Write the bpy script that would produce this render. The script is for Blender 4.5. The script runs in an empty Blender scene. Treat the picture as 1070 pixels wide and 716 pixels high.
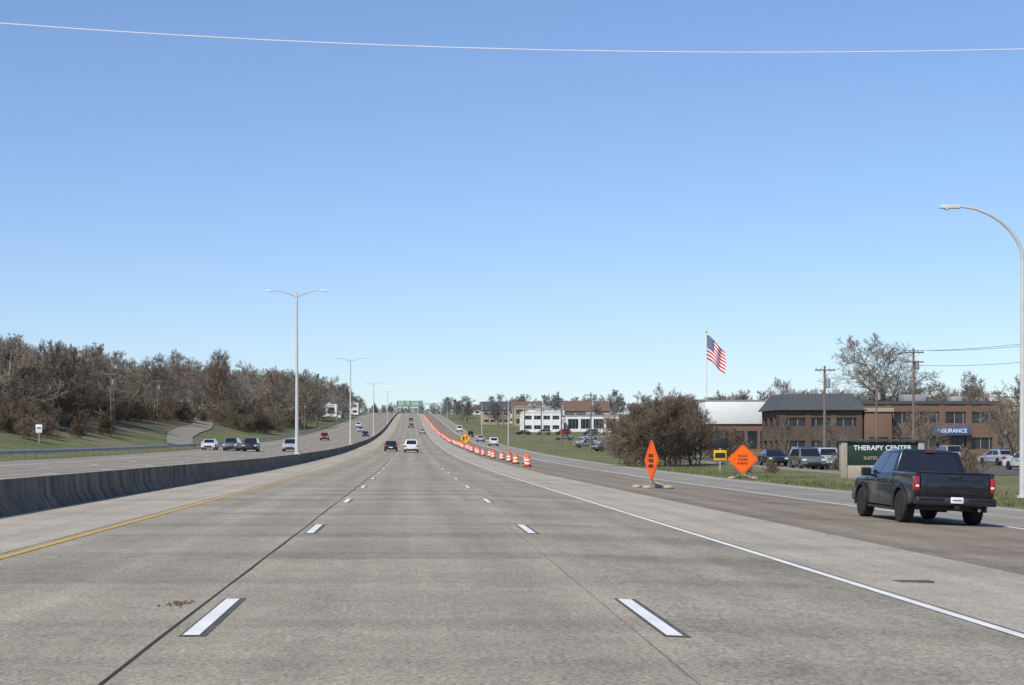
import bpy, bmesh, math, random
import numpy as np
from mathutils import Vector, Matrix
R = random.Random(7)
scene = bpy.context.scene
COL = scene.collection

# ------------------------------------------------------------------ materials
def newmat(name):
    m = bpy.data.materials.new(name); m.use_nodes = True
    nt = m.node_tree
    return m, nt, nt.nodes["Principled BSDF"]

def mat(name, c, rough=0.6, metal=0.0, var=0.15, scale=3.0, coat=0.0, bump=0.0, rnd=0.0, spec=None, stretch=None):
    m, nt, b = newmat(name)
    N, L = nt.nodes, nt.links
    b.inputs["Roughness"].default_value = rough
    b.inputs["Metallic"].default_value = metal
    b.inputs["Coat Weight"].default_value = coat
    if spec is not None: b.inputs["Specular IOR Level"].default_value = spec
    tc = N.new("ShaderNodeTexCoord")
    no = N.new("ShaderNodeTexNoise"); no.inputs["Scale"].default_value = scale
    no.inputs["Detail"].default_value = 6
    if stretch:
        mp = N.new("ShaderNodeMapping"); mp.inputs["Scale"].default_value = stretch
        L.new(tc.outputs["Object"], mp.inputs[0]); L.new(mp.outputs[0], no.inputs["Vector"])
    else: L.new(tc.outputs["Object"], no.inputs["Vector"])
    mr = N.new("ShaderNodeMapRange")
    mr.inputs[1].default_value = 0.3; mr.inputs[2].default_value = 0.7
    mr.inputs[3].default_value = 1 - var; mr.inputs[4].default_value = 1 + var
    L.new(no.outputs["Fac"], mr.inputs[0])
    last = mr.outputs[0]
    if rnd:
        oi = N.new("ShaderNodeObjectInfo")
        m2 = N.new("ShaderNodeMapRange"); m2.inputs[3].default_value = 1 - rnd; m2.inputs[4].default_value = 1 + rnd
        L.new(oi.outputs["Random"], m2.inputs[0])
        mm = N.new("ShaderNodeMath"); mm.operation = 'MULTIPLY'
        L.new(last, mm.inputs[0]); L.new(m2.outputs[0], mm.inputs[1]); last = mm.outputs[0]
    vm = N.new("ShaderNodeVectorMath"); vm.operation = 'SCALE'
    vm.inputs[0].default_value = c[:3]
    L.new(last, vm.inputs["Scale"])
    L.new(vm.outputs[0], b.inputs["Base Color"])
    if bump:
        bp = N.new("ShaderNodeBump"); bp.inputs["Strength"].default_value = bump; bp.inputs["Distance"].default_value = 0.02
        L.new(no.outputs["Fac"], bp.inputs["Height"]); L.new(bp.outputs[0], b.inputs["Normal"])
    return m

def pavement(name, c, speck=0.35, joints=True, tracks=0.06, bands=0.12, jl=4.6, patches=0.0):
    m, nt, b = newmat(name); N, L = nt.nodes, nt.links
    b.inputs["Roughness"].default_value = 0.9
    b.inputs["Specular IOR Level"].default_value = 0.12
    g = N.new("ShaderNodeNewGeometry")
    sx = N.new("ShaderNodeSeparateXYZ"); L.new(g.outputs["Position"], sx.inputs[0])
    def math_(op, a, bb=None, c_=None):
        n = N.new("ShaderNodeMath"); n.operation = op
        for i, v in enumerate((a, bb, c_)):
            if v is None: continue
            if isinstance(v, (int, float)): n.inputs[i].default_value = v
            else: L.new(v, n.inputs[i])
        return n.outputs[0]
    def noise(scale, detail=4, sc=(1, 1, 1), rough=0.5):
        mp = N.new("ShaderNodeMapping"); mp.inputs["Scale"].default_value = sc
        L.new(g.outputs["Position"], mp.inputs[0])
        n = N.new("ShaderNodeTexNoise"); n.inputs["Scale"].default_value = scale
        n.inputs["Detail"].default_value = detail; n.inputs["Roughness"].default_value = rough
        L.new(mp.outputs[0], n.inputs["Vector"]); return n.outputs["Fac"]
    def rng_(v, a, bb, lo, hi):
        mr = N.new("ShaderNodeMapRange"); L.new(v, mr.inputs[0])
        for i, q in enumerate((a, bb, lo, hi)): mr.inputs[i+1].default_value = q
        return mr.outputs[0]
    sp = rng_(noise(24, 6, (1, .7, 1), rough=0.8), 0.36, 0.64, 1 - speck, 1 + speck)
    sp2 = rng_(noise(4, 6, (1, .6, 1), rough=0.75), 0.34, 0.66, 1-speck*.28, 1+speck*.28)
    bg = rng_(noise(0.35, 4), 0.3, 0.7, 0.89, 1.11)
    lon = rng_(noise(1.0, 5, (1.8, 0.03, 1)), 0.3, 0.7, 0.89, 1.10)
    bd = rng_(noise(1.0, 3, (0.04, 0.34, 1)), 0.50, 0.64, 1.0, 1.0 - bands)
    tr = math_('SINE', math_('MULTIPLY', math_('ADD', sx.outputs[0], 0.35), 2*math.pi/1.83))
    tr = math_('ADD', math_('MULTIPLY', tr, tracks), 1.0)
    v = math_('MULTIPLY', sp, sp2); v = math_('MULTIPLY', v, bg); v = math_('MULTIPLY', v, lon)
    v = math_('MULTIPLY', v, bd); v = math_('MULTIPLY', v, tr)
    if joints:
        fr = math_('FRACT', math_('DIVIDE', math_('ADD', sx.outputs[1], 1.3), jl))
        j = math_('LESS_THAN', fr, 0.004)
        v = math_('MULTIPLY', v, math_('SUBTRACT', 1.0, math_('MULTIPLY', j, 0.13)))
    if patches:   # slab-to-slab tone differences: one random value per concrete slab
        fx = math_('FLOOR', math_('DIVIDE', math_('ADD', sx.outputs[0], 1.92), 3.72))
        fy = math_('FLOOR', math_('DIVIDE', math_('ADD', sx.outputs[1], 1.3), jl))
        cb_ = N.new("ShaderNodeCombineXYZ"); L.new(fx, cb_.inputs[0]); L.new(fy, cb_.inputs[1])
        wn = N.new("ShaderNodeTexWhiteNoise"); wn.noise_dimensions = '2D'; L.new(cb_.outputs[0], wn.inputs["Vector"])
        v = math_('MULTIPLY', v, rng_(wn.outputs["Value"], 0, 1, 1-patches, 1+patches))
    st = rng_(noise(0.9, 5, (1.0, 0.35, 1), 0.65), 0.60, 0.75, 1.0, 0.80)
    v = math_('MULTIPLY', v, st)
    vm = N.new("ShaderNodeVectorMath"); vm.operation = 'SCALE'; vm.inputs[0].default_value = c
    L.new(v, vm.inputs["Scale"]); L.new(vm.outputs[0], b.inputs["Base Color"])
    bp = N.new("ShaderNodeBump"); bp.inputs["Strength"].default_value = 0.35; bp.inputs["Distance"].default_value = 0.01
    L.new(noise(45, 3), bp.inputs["Height"]); L.new(bp.outputs[0], b.inputs["Normal"])
    return m

def grassmat():
    m, nt, b = newmat("grass_ground"); N, L = nt.nodes, nt.links
    b.inputs["Roughness"].default_value = 0.95; b.inputs["Specular IOR Level"].default_value = 0.1
    g = N.new("ShaderNodeNewGeometry")
    def noise(s, d=5):
        n = N.new("ShaderNodeTexNoise"); n.inputs["Scale"].default_value = s; n.inputs["Detail"].default_value = d
        n.inputs["Roughness"].default_value = 0.65
        L.new(g.outputs["Position"], n.inputs["Vector"]); return n.outputs["Fac"]
    r = N.new("ShaderNodeValToRGB"); e = r.color_ramp.elements
    e[0].position = 0.38; e[0].color = (0.12, 0.15, 0.05, 1)
    e[1].position = 0.62; e[1].color = (0.22, 0.185, 0.115, 1)
    x = e.new(0.50); x.color = (0.165, 0.17, 0.075, 1)
    L.new(noise(0.09, 8), r.inputs[0])
    mr = N.new("ShaderNodeMapRange"); mr.inputs[1].default_value = .3; mr.inputs[2].default_value = .7
    mr.inputs[3].default_value = .6; mr.inputs[4].default_value = 1.3
    L.new(noise(1.8, 9), mr.inputs[0])
    vm = N.new("ShaderNodeVectorMath"); vm.operation = 'SCALE'
    L.new(r.outputs[0], vm.inputs[0]); L.new(mr.outputs[0], vm.inputs["Scale"])
    sx = N.new("ShaderNodeSeparateXYZ"); L.new(g.outputs["Position"], sx.inputs[0])
    k = N.new("ShaderNodeMapRange"); k.inputs[1].default_value = -40; k.inputs[2].default_value = -52
    L.new(sx.outputs[0], k.inputs[0])
    mx = N.new("ShaderNodeMix"); mx.data_type = 'RGBA'
    L.new(k.outputs[0], mx.inputs[0]); L.new(vm.outputs[0], mx.inputs[6]); mx.inputs[7].default_value = (0.15, 0.125, 0.085, 1)
    L.new(mx.outputs[2], b.inputs["Base Color"])
    return m

def brickmat(name, c1, c2, mortar):
    m, nt, b = newmat(name); N, L = nt.nodes, nt.links
    b.inputs["Roughness"].default_value = 0.9
    tc = N.new("ShaderNodeTexCoord"); mp = N.new("ShaderNodeMapping")
    mp.inputs["Rotation"].default_value = (math.radians(90), 0, 0)
    L.new(tc.outputs["Object"], mp.inputs[0])
    br = N.new("ShaderNodeTexBrick"); br.inputs["Scale"].default_value = 4
    br.inputs["Color1"].default_value = (*c1, 1); br.inputs["Color2"].default_value = (*c2, 1); br.inputs["Mortar"].default_value = (*mortar, 1)
    L.new(mp.outputs[0], br.inputs["Vector"]); L.new(br.outputs[0], b.inputs["Base Color"])
    return m

M = {}
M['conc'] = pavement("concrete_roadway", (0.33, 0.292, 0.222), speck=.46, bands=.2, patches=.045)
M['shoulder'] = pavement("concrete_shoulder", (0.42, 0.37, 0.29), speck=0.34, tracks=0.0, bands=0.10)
M['gore'] = pavement("asphalt_ramp", (0.265, 0.22, 0.162), speck=0.40, joints=False, tracks=0.06)
M['ramp2'] = pavement("asphalt_grey", (0.30, 0.272, 0.225), speck=0.3, joints=False, tracks=0.03)
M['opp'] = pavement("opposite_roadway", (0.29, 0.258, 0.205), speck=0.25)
M['lot'] = pavement("parking_asphalt", (0.13, 0.12, 0.105), speck=0.2, joints=False, tracks=0.0)
M['white_p'] = mat("white_road_paint", (0.76, 0.75, 0.71), 0.8, var=0.10, scale=2, spec=.2)
M['yellow_p'] = mat("yellow_road_paint", (0.62, 0.36, 0.06), 0.7, var=0.25, scale=7)
M['black_p'] = mat("black_contrast_paint", (0.095, 0.087, 0.072), 0.8, var=0.35, scale=9)
M['tar'] = mat("tar_joint", (0.05, 0.046, 0.04), 0.8, var=0.3, scale=3, spec=.2)
M['crack'] = mat("worn_joint", (0.21, 0.185, 0.14), 0.9, var=0.4, scale=3)
M['grass'] = grassmat()
M['barrier'] = mat("barrier_shaded_concrete", (0.15, 0.134, 0.11), 0.95, var=0.5, scale=1.6, bump=0.3, stretch=(1, 1, .25), spec=.1)  # stained concrete; the side's shade is also darkened into the colour
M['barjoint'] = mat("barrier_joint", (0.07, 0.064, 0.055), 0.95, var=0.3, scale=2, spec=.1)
M['bartop_lit'] = mat("barrier_lit_top_concrete", (0.36, 0.325, 0.27), 0.9, var=0.2, scale=2)  # same concrete, sunlight on the top painted in as a lighter colour
M['galv'] = mat("galvanised_steel", (0.42, 0.42, 0.42), 0.5, metal=0.3, var=0.1)
M['galvl'] = mat("light_grey_pole", (0.55, 0.54, 0.52), 0.55, metal=0.0, var=0.08)
M['wood'] = mat("weathered_wood", (0.19, 0.155, 0.12), 0.9, var=0.25, scale=5)
M['orange'] = mat("orange_sheeting", (1.0, 0.14, 0.012), 0.5, var=0.04, spec=.2)
M['orange2'] = mat("orange_plastic", (0.9, 0.15, 0.03), 0.5, var=0.08)
M['white'] = mat("white_paint", (0.80, 0.79, 0.76), 0.55, var=0.06)
M['black'] = mat("black_plastic", (0.02, 0.02, 0.02), 0.55, var=0.2)
M['rubber'] = mat("tyre_rubber", (0.022, 0.021, 0.020), 0.85, var=0.2, scale=12)
M['glass'] = mat("dark_glass", (0.015, 0.017, 0.020), 0.06, var=0.1, coat=0.5)
M['wglass'] = mat("window_glass", (0.03, 0.034, 0.038), 0.15, var=0.6, scale=.45)
M['chrome'] = mat("chrome_trim", (0.55, 0.56, 0.58), 0.2, metal=1.0, var=0.05)
M['truck'] = mat("charcoal_truck_paint", (0.009, 0.010, 0.013), 0.28, var=0.2, scale=2, coat=0.6)
M['rim'] = mat("dark_rim", (0.035, 0.035, 0.037), 0.35, metal=0.6, var=0.1)
M['red_l'] = mat("red_tail_light", (0.36, 0.010, 0.010), 0.2, var=0.1, coat=0.6)
M['head_l'] = mat("headlight_lens", (0.75, 0.77, 0.8), 0.15, var=0.05, coat=0.6)
M['yellow'] = mat("yellow_sign", (0.85, 0.42, 0.02), 0.45, var=0.05)
M['green_s'] = mat("green_sign", (0.01, 0.22, 0.12), 0.4, var=0.05)
M['dkgreen'] = mat("dark_green_sign", (0.02, 0.04, 0.028), 0.45, var=0.1)
M['blue_s'] = mat("blue_sign", (0.06, 0.11, 0.26), 0.5, var=0.08)
M['flag_r'] = mat("flag_red", (0.62, 0.025, 0.035), 0.8, var=0.1)
M['flag_b'] = mat("flag_blue", (0.02, 0.035, 0.15), 0.8, var=0.1)
M['flag_w'] = mat("flag_white", (0.85, 0.85, 0.85), 0.8, var=0.05)
M['slate'] = mat("slate_roof", (0.075, 0.078, 0.082), 0.8, var=0.2, scale=4)
M['brick'] = brickmat("red_brown_brick", (0.22, 0.11, 0.068), (0.16, 0.082, 0.054), (0.21, 0.18, 0.14))
M['brick2'] = brickmat("dark_brick", (0.13, 0.078, 0.056), (0.095, 0.062, 0.048), (0.13, 0.11, 0.09))
M['tan'] = mat("tan_stucco", (0.42, 0.34, 0.24), 0.9, var=0.1)
M['beige'] = mat("limestone_trim", (0.38, 0.33, 0.25), 0.85, var=0.1)
M['greyb'] = mat("grey_cladding", (0.3, 0.30, 0.31), 0.8, var=0.1)
M['brownroof'] = mat("brown_roof", (0.16, 0.1, 0.07), 0.9, var=0.15)
M['cable'] = mat("aluminium_cable", (0.80, 0.82, 0.86), 0.35, metal=0.1, var=0.05)
M['wire'] = mat("dark_wire", (0.12, 0.12, 0.13), 0.6, var=0.05)
M['debris'] = mat("leaf_debris", (0.13, 0.085, 0.04), 0.95, var=0.4, scale=20)
M['bark1'] = mat("bare_tree_bark", (0.225, 0.19, 0.148), 0.95, var=0.3, scale=1.5, rnd=0.35, spec=0.1)
M['bark2'] = mat("grey_tree_bark", (0.29, 0.255, 0.21), 0.95, var=0.25, scale=1.5, rnd=0.25, spec=0.1)
M['bark3'] = mat("brown_tree_bark", (0.20, 0.155, 0.112), 0.95, var=0.3, scale=1.5, rnd=0.3, spec=0.1)
M['brush'] = mat("brown_brush_twigs", (0.20, 0.155, 0.11), 0.95, var=0.3, scale=1.5, rnd=0.3, spec=0.1)
M['bud'] = mat("budding_tree_twigs", (0.225, 0.21, 0.12), 0.95, var=0.3, scale=1.5, rnd=0.25, spec=0.1)
M['conif'] = mat("conifer_needles", (0.05, 0.07, 0.045), 0.95, var=0.35, scale=1.5, rnd=0.2, spec=0.1)
M['hazebark'] = mat("hazed_tree_twigs", (0.20, 0.19, 0.18), 0.95, var=0.25, scale=0.5, rnd=0.3, spec=0.1)  # bluer, greyer bark: distance haze mixed into the colour
def paint(n, c): return mat("car_paint_" + n, c, 0.3, var=0.04, coat=0.6)
PC = {'white': paint('white', (.70, .70, .69)), 'silver': paint('silver', (.38, .39, .41)), 'black': paint('black', (.015, .015, .017)),
      'red': paint('red', (.32, .02, .02)), 'grey': paint('grey', (.12, .125, .13)), 'blue': paint('blue', (.03, .07, .18)), 'tan': paint('tan', (.35, .3, .22))}

# ------------------------------------------------------------------ mesh builder
class MB:
    def __init__(s): s.v = []; s.f = []; s.m = []; s.mats = []
    def mi(s, m):
        if m not in s.mats: s.mats.append(m)
        return s.mats.index(m)
    def add(s, V, F, m, bevel=0, seg=2):
        if isinstance(m, str): m = M[m]
        if bevel:
            bm = bmesh.new(); vs = [bm.verts.new(v) for v in V]
            for f in F:
                try: bm.faces.new([vs[i] for i in f])
                except ValueError: pass
            bmesh.ops.recalc_face_normals(bm, faces=bm.faces)
            es = [e for e in bm.edges if len(e.link_faces) == 2 and e.calc_face_angle(0) > 0.5]
            bmesh.ops.bevel(bm, geom=es, offset=bevel, segments=seg, affect='EDGES', profile=0.5, clamp_overlap=True)
            bm.verts.index_update()
            V = [v.co.copy() for v in bm.verts]; F = [[v.index for v in f.verts] for f in bm.faces]; bm.free()
        o = len(s.v); k = s.mi(m)
        s.v += [tuple(v) for v in V]
        for f in F: s.f.append([o + i for i in f]); s.m.append(k)
    def box(s, x0, x1, y0, y1, z0, z1, m, bevel=0, seg=2):
        V = [(x, y, z) for z in (z0, z1) for y in (y0, y1) for x in (x0, x1)]
        s.add(V, [(0, 2, 3, 1), (4, 5, 7, 6), (0, 1, 5, 4), (2, 6, 7, 3), (0, 4, 6, 2), (1, 3, 7, 5)], m, bevel, seg)
    def prism(s, prof, x0, x1, m, bevel=0, seg=2):   # prof in (y,z)
        n = len(prof)
        V = [(x0, y, z) for y, z in prof] + [(x1, y, z) for y, z in prof]
        F = [list(range(n))[::-1], list(range(n, 2*n))] + [(i, (i+1) % n, n+(i+1) % n, n+i) for i in range(n)]
        s.add(V, F, m, bevel, seg)
    def hexa(s, lo, hi, m, bevel=0, seg=2):  # lo/hi: 4 pts each (ccw)
        V = list(lo) + list(hi)
        s.add(V, [(3, 2, 1, 0), (4, 5, 6, 7)] + [(i, (i+1) % 4, 4+(i+1) % 4, 4+i) for i in range(4)], m, bevel, seg)
    def panel(s, a, b, c, d, u0, u1, v0, v1, off, m, th=0.01):  # a,b bottom; c,d top (c over b)
        a, b, c, d = map(Vector, (a, b, c, d))
        n = (b - a).cross(d - a).normalized()
        def P(u, v): return (a.lerp(b, u)).lerp(d.lerp(c, u), v)
        q = [P(u0, v0), P(u1, v0), P(u1, v1), P(u0, v1)]
        s.hexa([p - n*th for p in q], [p + n*off for p in q], m)
    def lathe(s, prof, m, n=16, axis='z', c=(0, 0, 0), mats=None):  # prof (r,h)
        V = []
        for r, h in prof:
            for i in range(n):
                a = 2*math.pi*i/n; ca, sa = r*math.cos(a), r*math.sin(a)
                p = (ca, sa, h) if axis == 'z' else ((h, ca, sa) if axis == 'x' else (ca, h, sa))
                V.append((p[0]+c[0], p[1]+c[1], p[2]+c[2]))
        for j in range(len(prof)-1):
            F = [(j*n+i, j*n+(i+1) % n, (j+1)*n+(i+1) % n, (j+1)*n+i) for i in range(n)]
            used = sorted(set(k for f in F for k in f)); mp = {k: i for i, k in enumerate(used)}
            s.add([V[k] for k in used], [[mp[k] for k in f] for f in F], mats[j] if mats else m)
        s.add(V[:n], [list(range(n))[::-1]], mats[0] if mats else m); s.add(V[-n:], [list(range(n))], mats[-1] if mats else m)
    def tube(s, pts, rad, m, n=8):
        V = []; pts = [Vector(p) for p in pts]
        up = Vector((0.13, 0.31, 0.94)).normalized()
        for i, p in enumerate(pts):
            d = (pts[min(i+1, len(pts)-1)] - pts[max(i-1, 0)]).normalized()
            a = d.cross(up if abs(d.dot(up)) < .97 else Vector((1, 0, 0))).normalized(); b = d.cross(a)
            r = rad[i] if isinstance(rad, (list, tuple)) else rad
            for k in range(n):
                t = 2*math.pi*k/n; V.append(p + a*(r*math.cos(t)) + b*(r*math.sin(t)))
        F = [(j*n+i, j*n+(i+1) % n, (j+1)*n+(i+1) % n, (j+1)*n+i) for j in range(len(pts)-1) for i in range(n)]
        F += [list(range(n))[::-1], list(range((len(pts)-1)*n, len(pts)*n))]
        s.add(V, F, m)
    def mesh(s, name, smooth=True):
        me = bpy.data.meshes.new(name); me.from_pydata(s.v, [], s.f)
        for m in s.mats: me.materials.append(m)
        me.polygons.foreach_set("material_index", s.m)
        bm = bmesh.new(); bm.from_mesh(me); bmesh.ops.remove_doubles(bm, verts=bm.verts, dist=1e-5)
        bmesh.ops.recalc_face_normals(bm, faces=bm.faces)
        if smooth:
            for f in bm.faces: f.smooth = True
            for e in bm.edges:
                if len(e.link_faces) != 2 or e.calc_face_angle(0) > 0.6: e.smooth = False
        bm.to_mesh(me); bm.free(); me.update(); return me
    def obj(s, name, loc=(0, 0, 0), rot=0, parent=None, smooth=True):
        return place(name, s.mesh(name, smooth), loc, rot, parent)
def place(name, me, loc=(0, 0, 0), rot=0, parent=None, scale=1):
    o = bpy.data.objects.new(name, me); COL.objects.link(o)
    o.location = loc; o.rotation_euler = (0, 0, rot)
    o.scale = (scale,)*3 if isinstance(scale, (int, float)) else scale
    if parent: o.parent = parent
    return o
def empty(name, loc=(0, 0, 0), rot=0):
    o = bpy.data.objects.new(name, None); COL.objects.link(o); o.location = loc; o.rotation_euler = (0, 0, rot)
    o.empty_display_size = 0.2; return o
def text(name, s, size, m, loc, parent, rot=(math.radians(90), 0, 0)):
    cu = bpy.data.curves.new(name, 'FONT'); cu.body = s; cu.size = size; cu.align_x = 'CENTER'; cu.align_y = 'CENTER'
    cu.extrude = 0.01; cu.offset = size*0.02; cu.materials.append(M[m])
    o = bpy.data.objects.new(name, cu); COL.objects.link(o); o.location = loc; o.rotation_euler = rot; o.parent = parent

# ------------------------------------------------------------------ terrain
cy = [-100, 100, 150, 220, 350, 450, 556, 700, 850, 1000, 1200, 1350, 1600, 20000]
cz = [0, 0, .15, .6, 2.2, 4.1, 6.6, 11, 15.5, 19.8, 25, 27, 28, 28]
ST = np.arange(-60, 1501, 10.0)
ZS = np.array([np.mean(np.interp(np.linspace(y-30, y+30, 13), cy, cz)) for y in ST])
ZS[ST <= 100] = 0
def prof(y): return float(np.interp(y, ST, ZS))
def cross(x): return float(np.interp(x, [-34, -28.4, -10, 1.95, 15, 400], [0.4, 0.36, 0, 0, -0.50, -0.50]))
def hill(x, y):
    h = 0
    if x < -32:
        t = min(1, (-32-x)/26); h += 4.2*t*t*(3-2*t)
        if x < -64: h += min(5, (-64-x)*0.04)
    return h
def G(x, y): return prof(y) + cross(x) + hill(x, y)

xs = [-6000, -3000, -1500, -800, -500, -350, -250, -200, -160] + list(np.arange(-130, -60, 3.0)) + list(np.arange(-60, -29, 1.0)) + [-28.7, -28.2, -20, -10, 0, 1.95, 10, 15, 19.0, 19.5] + list(np.arange(21, 131, 4.0)) + [160, 200, 250, 350, 500, 800, 1500, 3000, 6000]
ys = list(ST) + [1700, 2000, 3000, 6000, 12000]
V = []; F = []
for y in ys:
    for x in xs: V.append((x, y, G(x, y) - (0.3 if -28.4 < x < 19.3 else 0)))
n = len(xs)
for j in range(len(ys)-1):
    for i in range(n-1): F.append((j*n+i, j*n+i+1, (j+1)*n+i+1, (j+1)*n+i))
b = MB(); b.add(V, F, 'grass'); b.obj("ground")

def strip(name, xs_, y0, y1, m, off, parent=None):
    """ribbon following the road profile; xs_ list of x breakpoints"""
    yy = [y0] + [float(y) for y in ST if y0+1e-3 < y < y1-1e-3] + [y1]
    V = [(x, y, prof(y)+cross(x)+off) for y in yy for x in xs_]; k = len(xs_)
    F = [(j*k+i, j*k+i+1, (j+1)*k+i+1, (j+1)*k+i) for j in range(len(yy)-1) for i in range(k-1)]
    return V, F
def strip_obj(name, xs_, y0, y1, m, off):
    b = MB(); V, F = strip(name, xs_, y0, y1, m, off); b.add(V, F, m); return b.obj(name, smooth=False)
YE = 1490
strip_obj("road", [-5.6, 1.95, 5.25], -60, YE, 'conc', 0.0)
b = MB()
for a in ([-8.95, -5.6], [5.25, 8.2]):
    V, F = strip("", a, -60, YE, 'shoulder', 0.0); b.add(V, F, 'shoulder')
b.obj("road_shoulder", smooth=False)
strip_obj("exit_lane", [8.2, 14.15], -60, YE, 'gore', 0.0)
strip_obj("service_road", [14.15, 15, 19.3], -60, YE, 'ramp2', 0.0)
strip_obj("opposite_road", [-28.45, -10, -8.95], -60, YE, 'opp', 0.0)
# markings
bd = MB()
def mark(xc, w, y0, y1, m, off=0.008):
    V, F = strip("", [xc-w/2, xc+w/2], y0, y1, m, off); bd.add(V, F, m)
k = 0
while 13.0 + 15.24*k < 1300:
    y = 13.0 + 15.24*k
    for x in (-1.71, 2.06):
        mark(x+.015, 0.21, y-.05, y+3.2, 'black_p', 0.004); mark(x, 0.13, y, y+3.1, 'white_p', 0.009)
    for x in (-13.6, -17.2, -20.8): mark(x, 0.15, y+4, y+7.2, 'white_p')
    k += 1
mark(5.14, 0.12, -60, YE, 'white_p'); mark(-5.40, 0.12, -60, YE, 'yellow_p')
mark(14.4, 0.18, -60, YE, 'white_p'); mark(18.6, 0.12, -60, YE, 'white_p')
mark(-10.2, 0.12, -60, YE, 'yellow_p'); mark(-24.4, 0.13, -60, YE, 'white_p')
bd.obj("road_markings", smooth=False)
# joints (wandering)
bj = MB()
def joint(x0, w, y0, y1, amp=0.012, step=2.0, off=0.0045, m='tar'):
    ps = []; y = y0
    while y <= y1:
        ps.append((x0 + R.uniform(-amp, amp), y, w*R.uniform(.6, 1.3))); y += step
    V = []
    for x, y, ww in ps:
        V += [(x-ww/2, y, prof(y)+cross(x)+off), (x+ww/2, y, prof(y)+cross(x)+off)]
    bj.add(V, [(2*i, 2*i+1, 2*i+3, 2*i+2) for i in range(len(ps)-1)], m)
joint(-1.92, 0.032, 5, 700, step=2.5); joint(1.80, 0.010, 5, 200, m='crack'); joint(-5.62, 0.02, 5, 500, m='crack'); joint(5.27, 0.018, 5, 500, m='crack'); joint(8.2, 0.04, 5, 500, m='crack')
def xjoint(yy, x0, x1, w=.035):
    V = []; x = x0; yc = yy
    while x < x1:
        yc += R.uniform(-.012, .012); z = cross(x)+.0055
        V += [(x, yc, z), (x, yc + w*R.uniform(.3, 1.5), z)]; x += .25
    bj.add(V, [(2*i, 2*i+2, 2*i+3, 2*i+1) for i in range(len(V)//2-1)], 'crack')
for yy in (22.2, 31.4, 36.0, 45.2): xjoint(yy, -5.5, 1.9, R.choice([.02, .03])); xjoint(yy+.02, 2.2, 5.0, .015)
xjoint(17.6, -1.8, 1.7, .012)
for yy in (24, 33, 41, 54): xjoint(yy, 8.5, 13.9, .03)
for i in range(26):
    x = R.uniform(-5, 13); y = R.uniform(12, 60); a = R.uniform(-.6, .6); V = []
    for q in range(R.randint(4, 9)):
        if abs(x+1.71) < .2 or abs(x-2.06) < .2 or abs(x-5.14) < .15: break
        V += [(x, y, cross(x)+.0035), (x+.012, y+.004, cross(x)+.0035)]; a += R.uniform(-.5, .5); x += .16*math.sin(a); y += .2*math.cos(a)
    if len(V) > 3: bj.add(V, [(2*i_, 2*i_+1, 2*i_+3, 2*i_+2) for i_ in range(len(V)//2-1)], 'crack')
bj.obj("road_joint", smooth=False)
# curved side road climbing the bank at left
pts = [(-34.5, 252), (-38, 275), (-42, 305), (-45, 340), (-47, 375), (-51, 415), (-58, 450), (-70, 480)]
V = []; yy = []
for i in range(len(pts)-1):
    for t in np.linspace(0, 1, 8, endpoint=False):
        yy.append((pts[i][0]*(1-t)+pts[i+1][0]*t, pts[i][1]*(1-t)+pts[i+1][1]*t))
for x, y in yy:
    for q in (-2.2, -1.1, 0, 1.1, 2.2): V.append((x+q, y, G(x+q, y)+.16))
b = MB(); b.add(V, [(5*i+q, 5*i+1+q, 5*i+6+q, 5*i+5+q) for i in range(len(yy)-1) for q in range(4)], 'opp'); b.obj("side_road")
# parking lot
b = MB(); gx = list(np.linspace(30, 110, 12)); gy = [float(v) for v in ST if 110 <= v <= 215]
b.add([(x, y, G(x, y)+.03) for y in gy for x in gx], [(j*12+i, j*12+i+1, (j+1)*12+i+1, (j+1)*12+i) for j in range(len(gy)-1) for i in range(11)], 'lot')
b.obj("parking_lot")
b = MB()
for y in gy[:-1]: b.hexa([(29.6, y, G(30, y)-.1), (30, y, G(30, y)-.1), (30, y+10, G(30, y+10)-.1), (29.6, y+10, G(30, y+10)-.1)], [(29.6, y, G(30, y)+.15), (30, y, G(30, y)+.15), (30, y+10, G(30, y+10)+.15), (29.6, y+10, G(30, y+10)+.15)], 'beige')
b.obj("kerb")
# debris and drain
b = MB()
for i in range(55):
    x = -2.15 + R.gauss(0, .055); y = 15.6 + R.gauss(0, .13); s = R.uniform(.010, .030); h = R.uniform(.004, .02)
    a = R.uniform(0, 6.28)
    b.add([(x+s*math.cos(a), y+s*math.sin(a), .006), (x+s*math.cos(a+2), y+s*math.sin(a+2), .006), (x+s*math.cos(a+4), y+s*math.sin(a+4), .006), (x, y, .006+h)], [(0, 1, 3), (1, 2, 3), (2, 0, 3)], 'debris')
b.obj("leaf_debris")
b = MB(); b.box(5.85, 6.28, 20.0, 20.25, G(6, 18)-.05, G(5.85, 18)+.004, 'black_p'); b.obj("drain_grate")
# grass tufts along the right-hand verge
tv = []; tf = []
for i in range(9000):
    y = 45 + 110*R.random()**1.4; x = 19.45 + abs(R.gauss(0, 3.2))
    if x > 29.3: continue
    z = G(x, y); h = R.uniform(.05, .18); a = R.uniform(0, 6.28); w_ = R.uniform(.015, .04); o = len(tv)
    tv += [(x-w_*math.cos(a), y-w_*math.sin(a), z-.02), (x+w_*math.cos(a), y+w_*math.sin(a), z-.02), (x+R.gauss(0, .05), y+R.gauss(0, .05), z+h)]; tf.append((o, o+1, o+2))
b = MB(); b.add(tv, tf, 'grass'); b.obj("grass_tufts", smooth=False)

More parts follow.
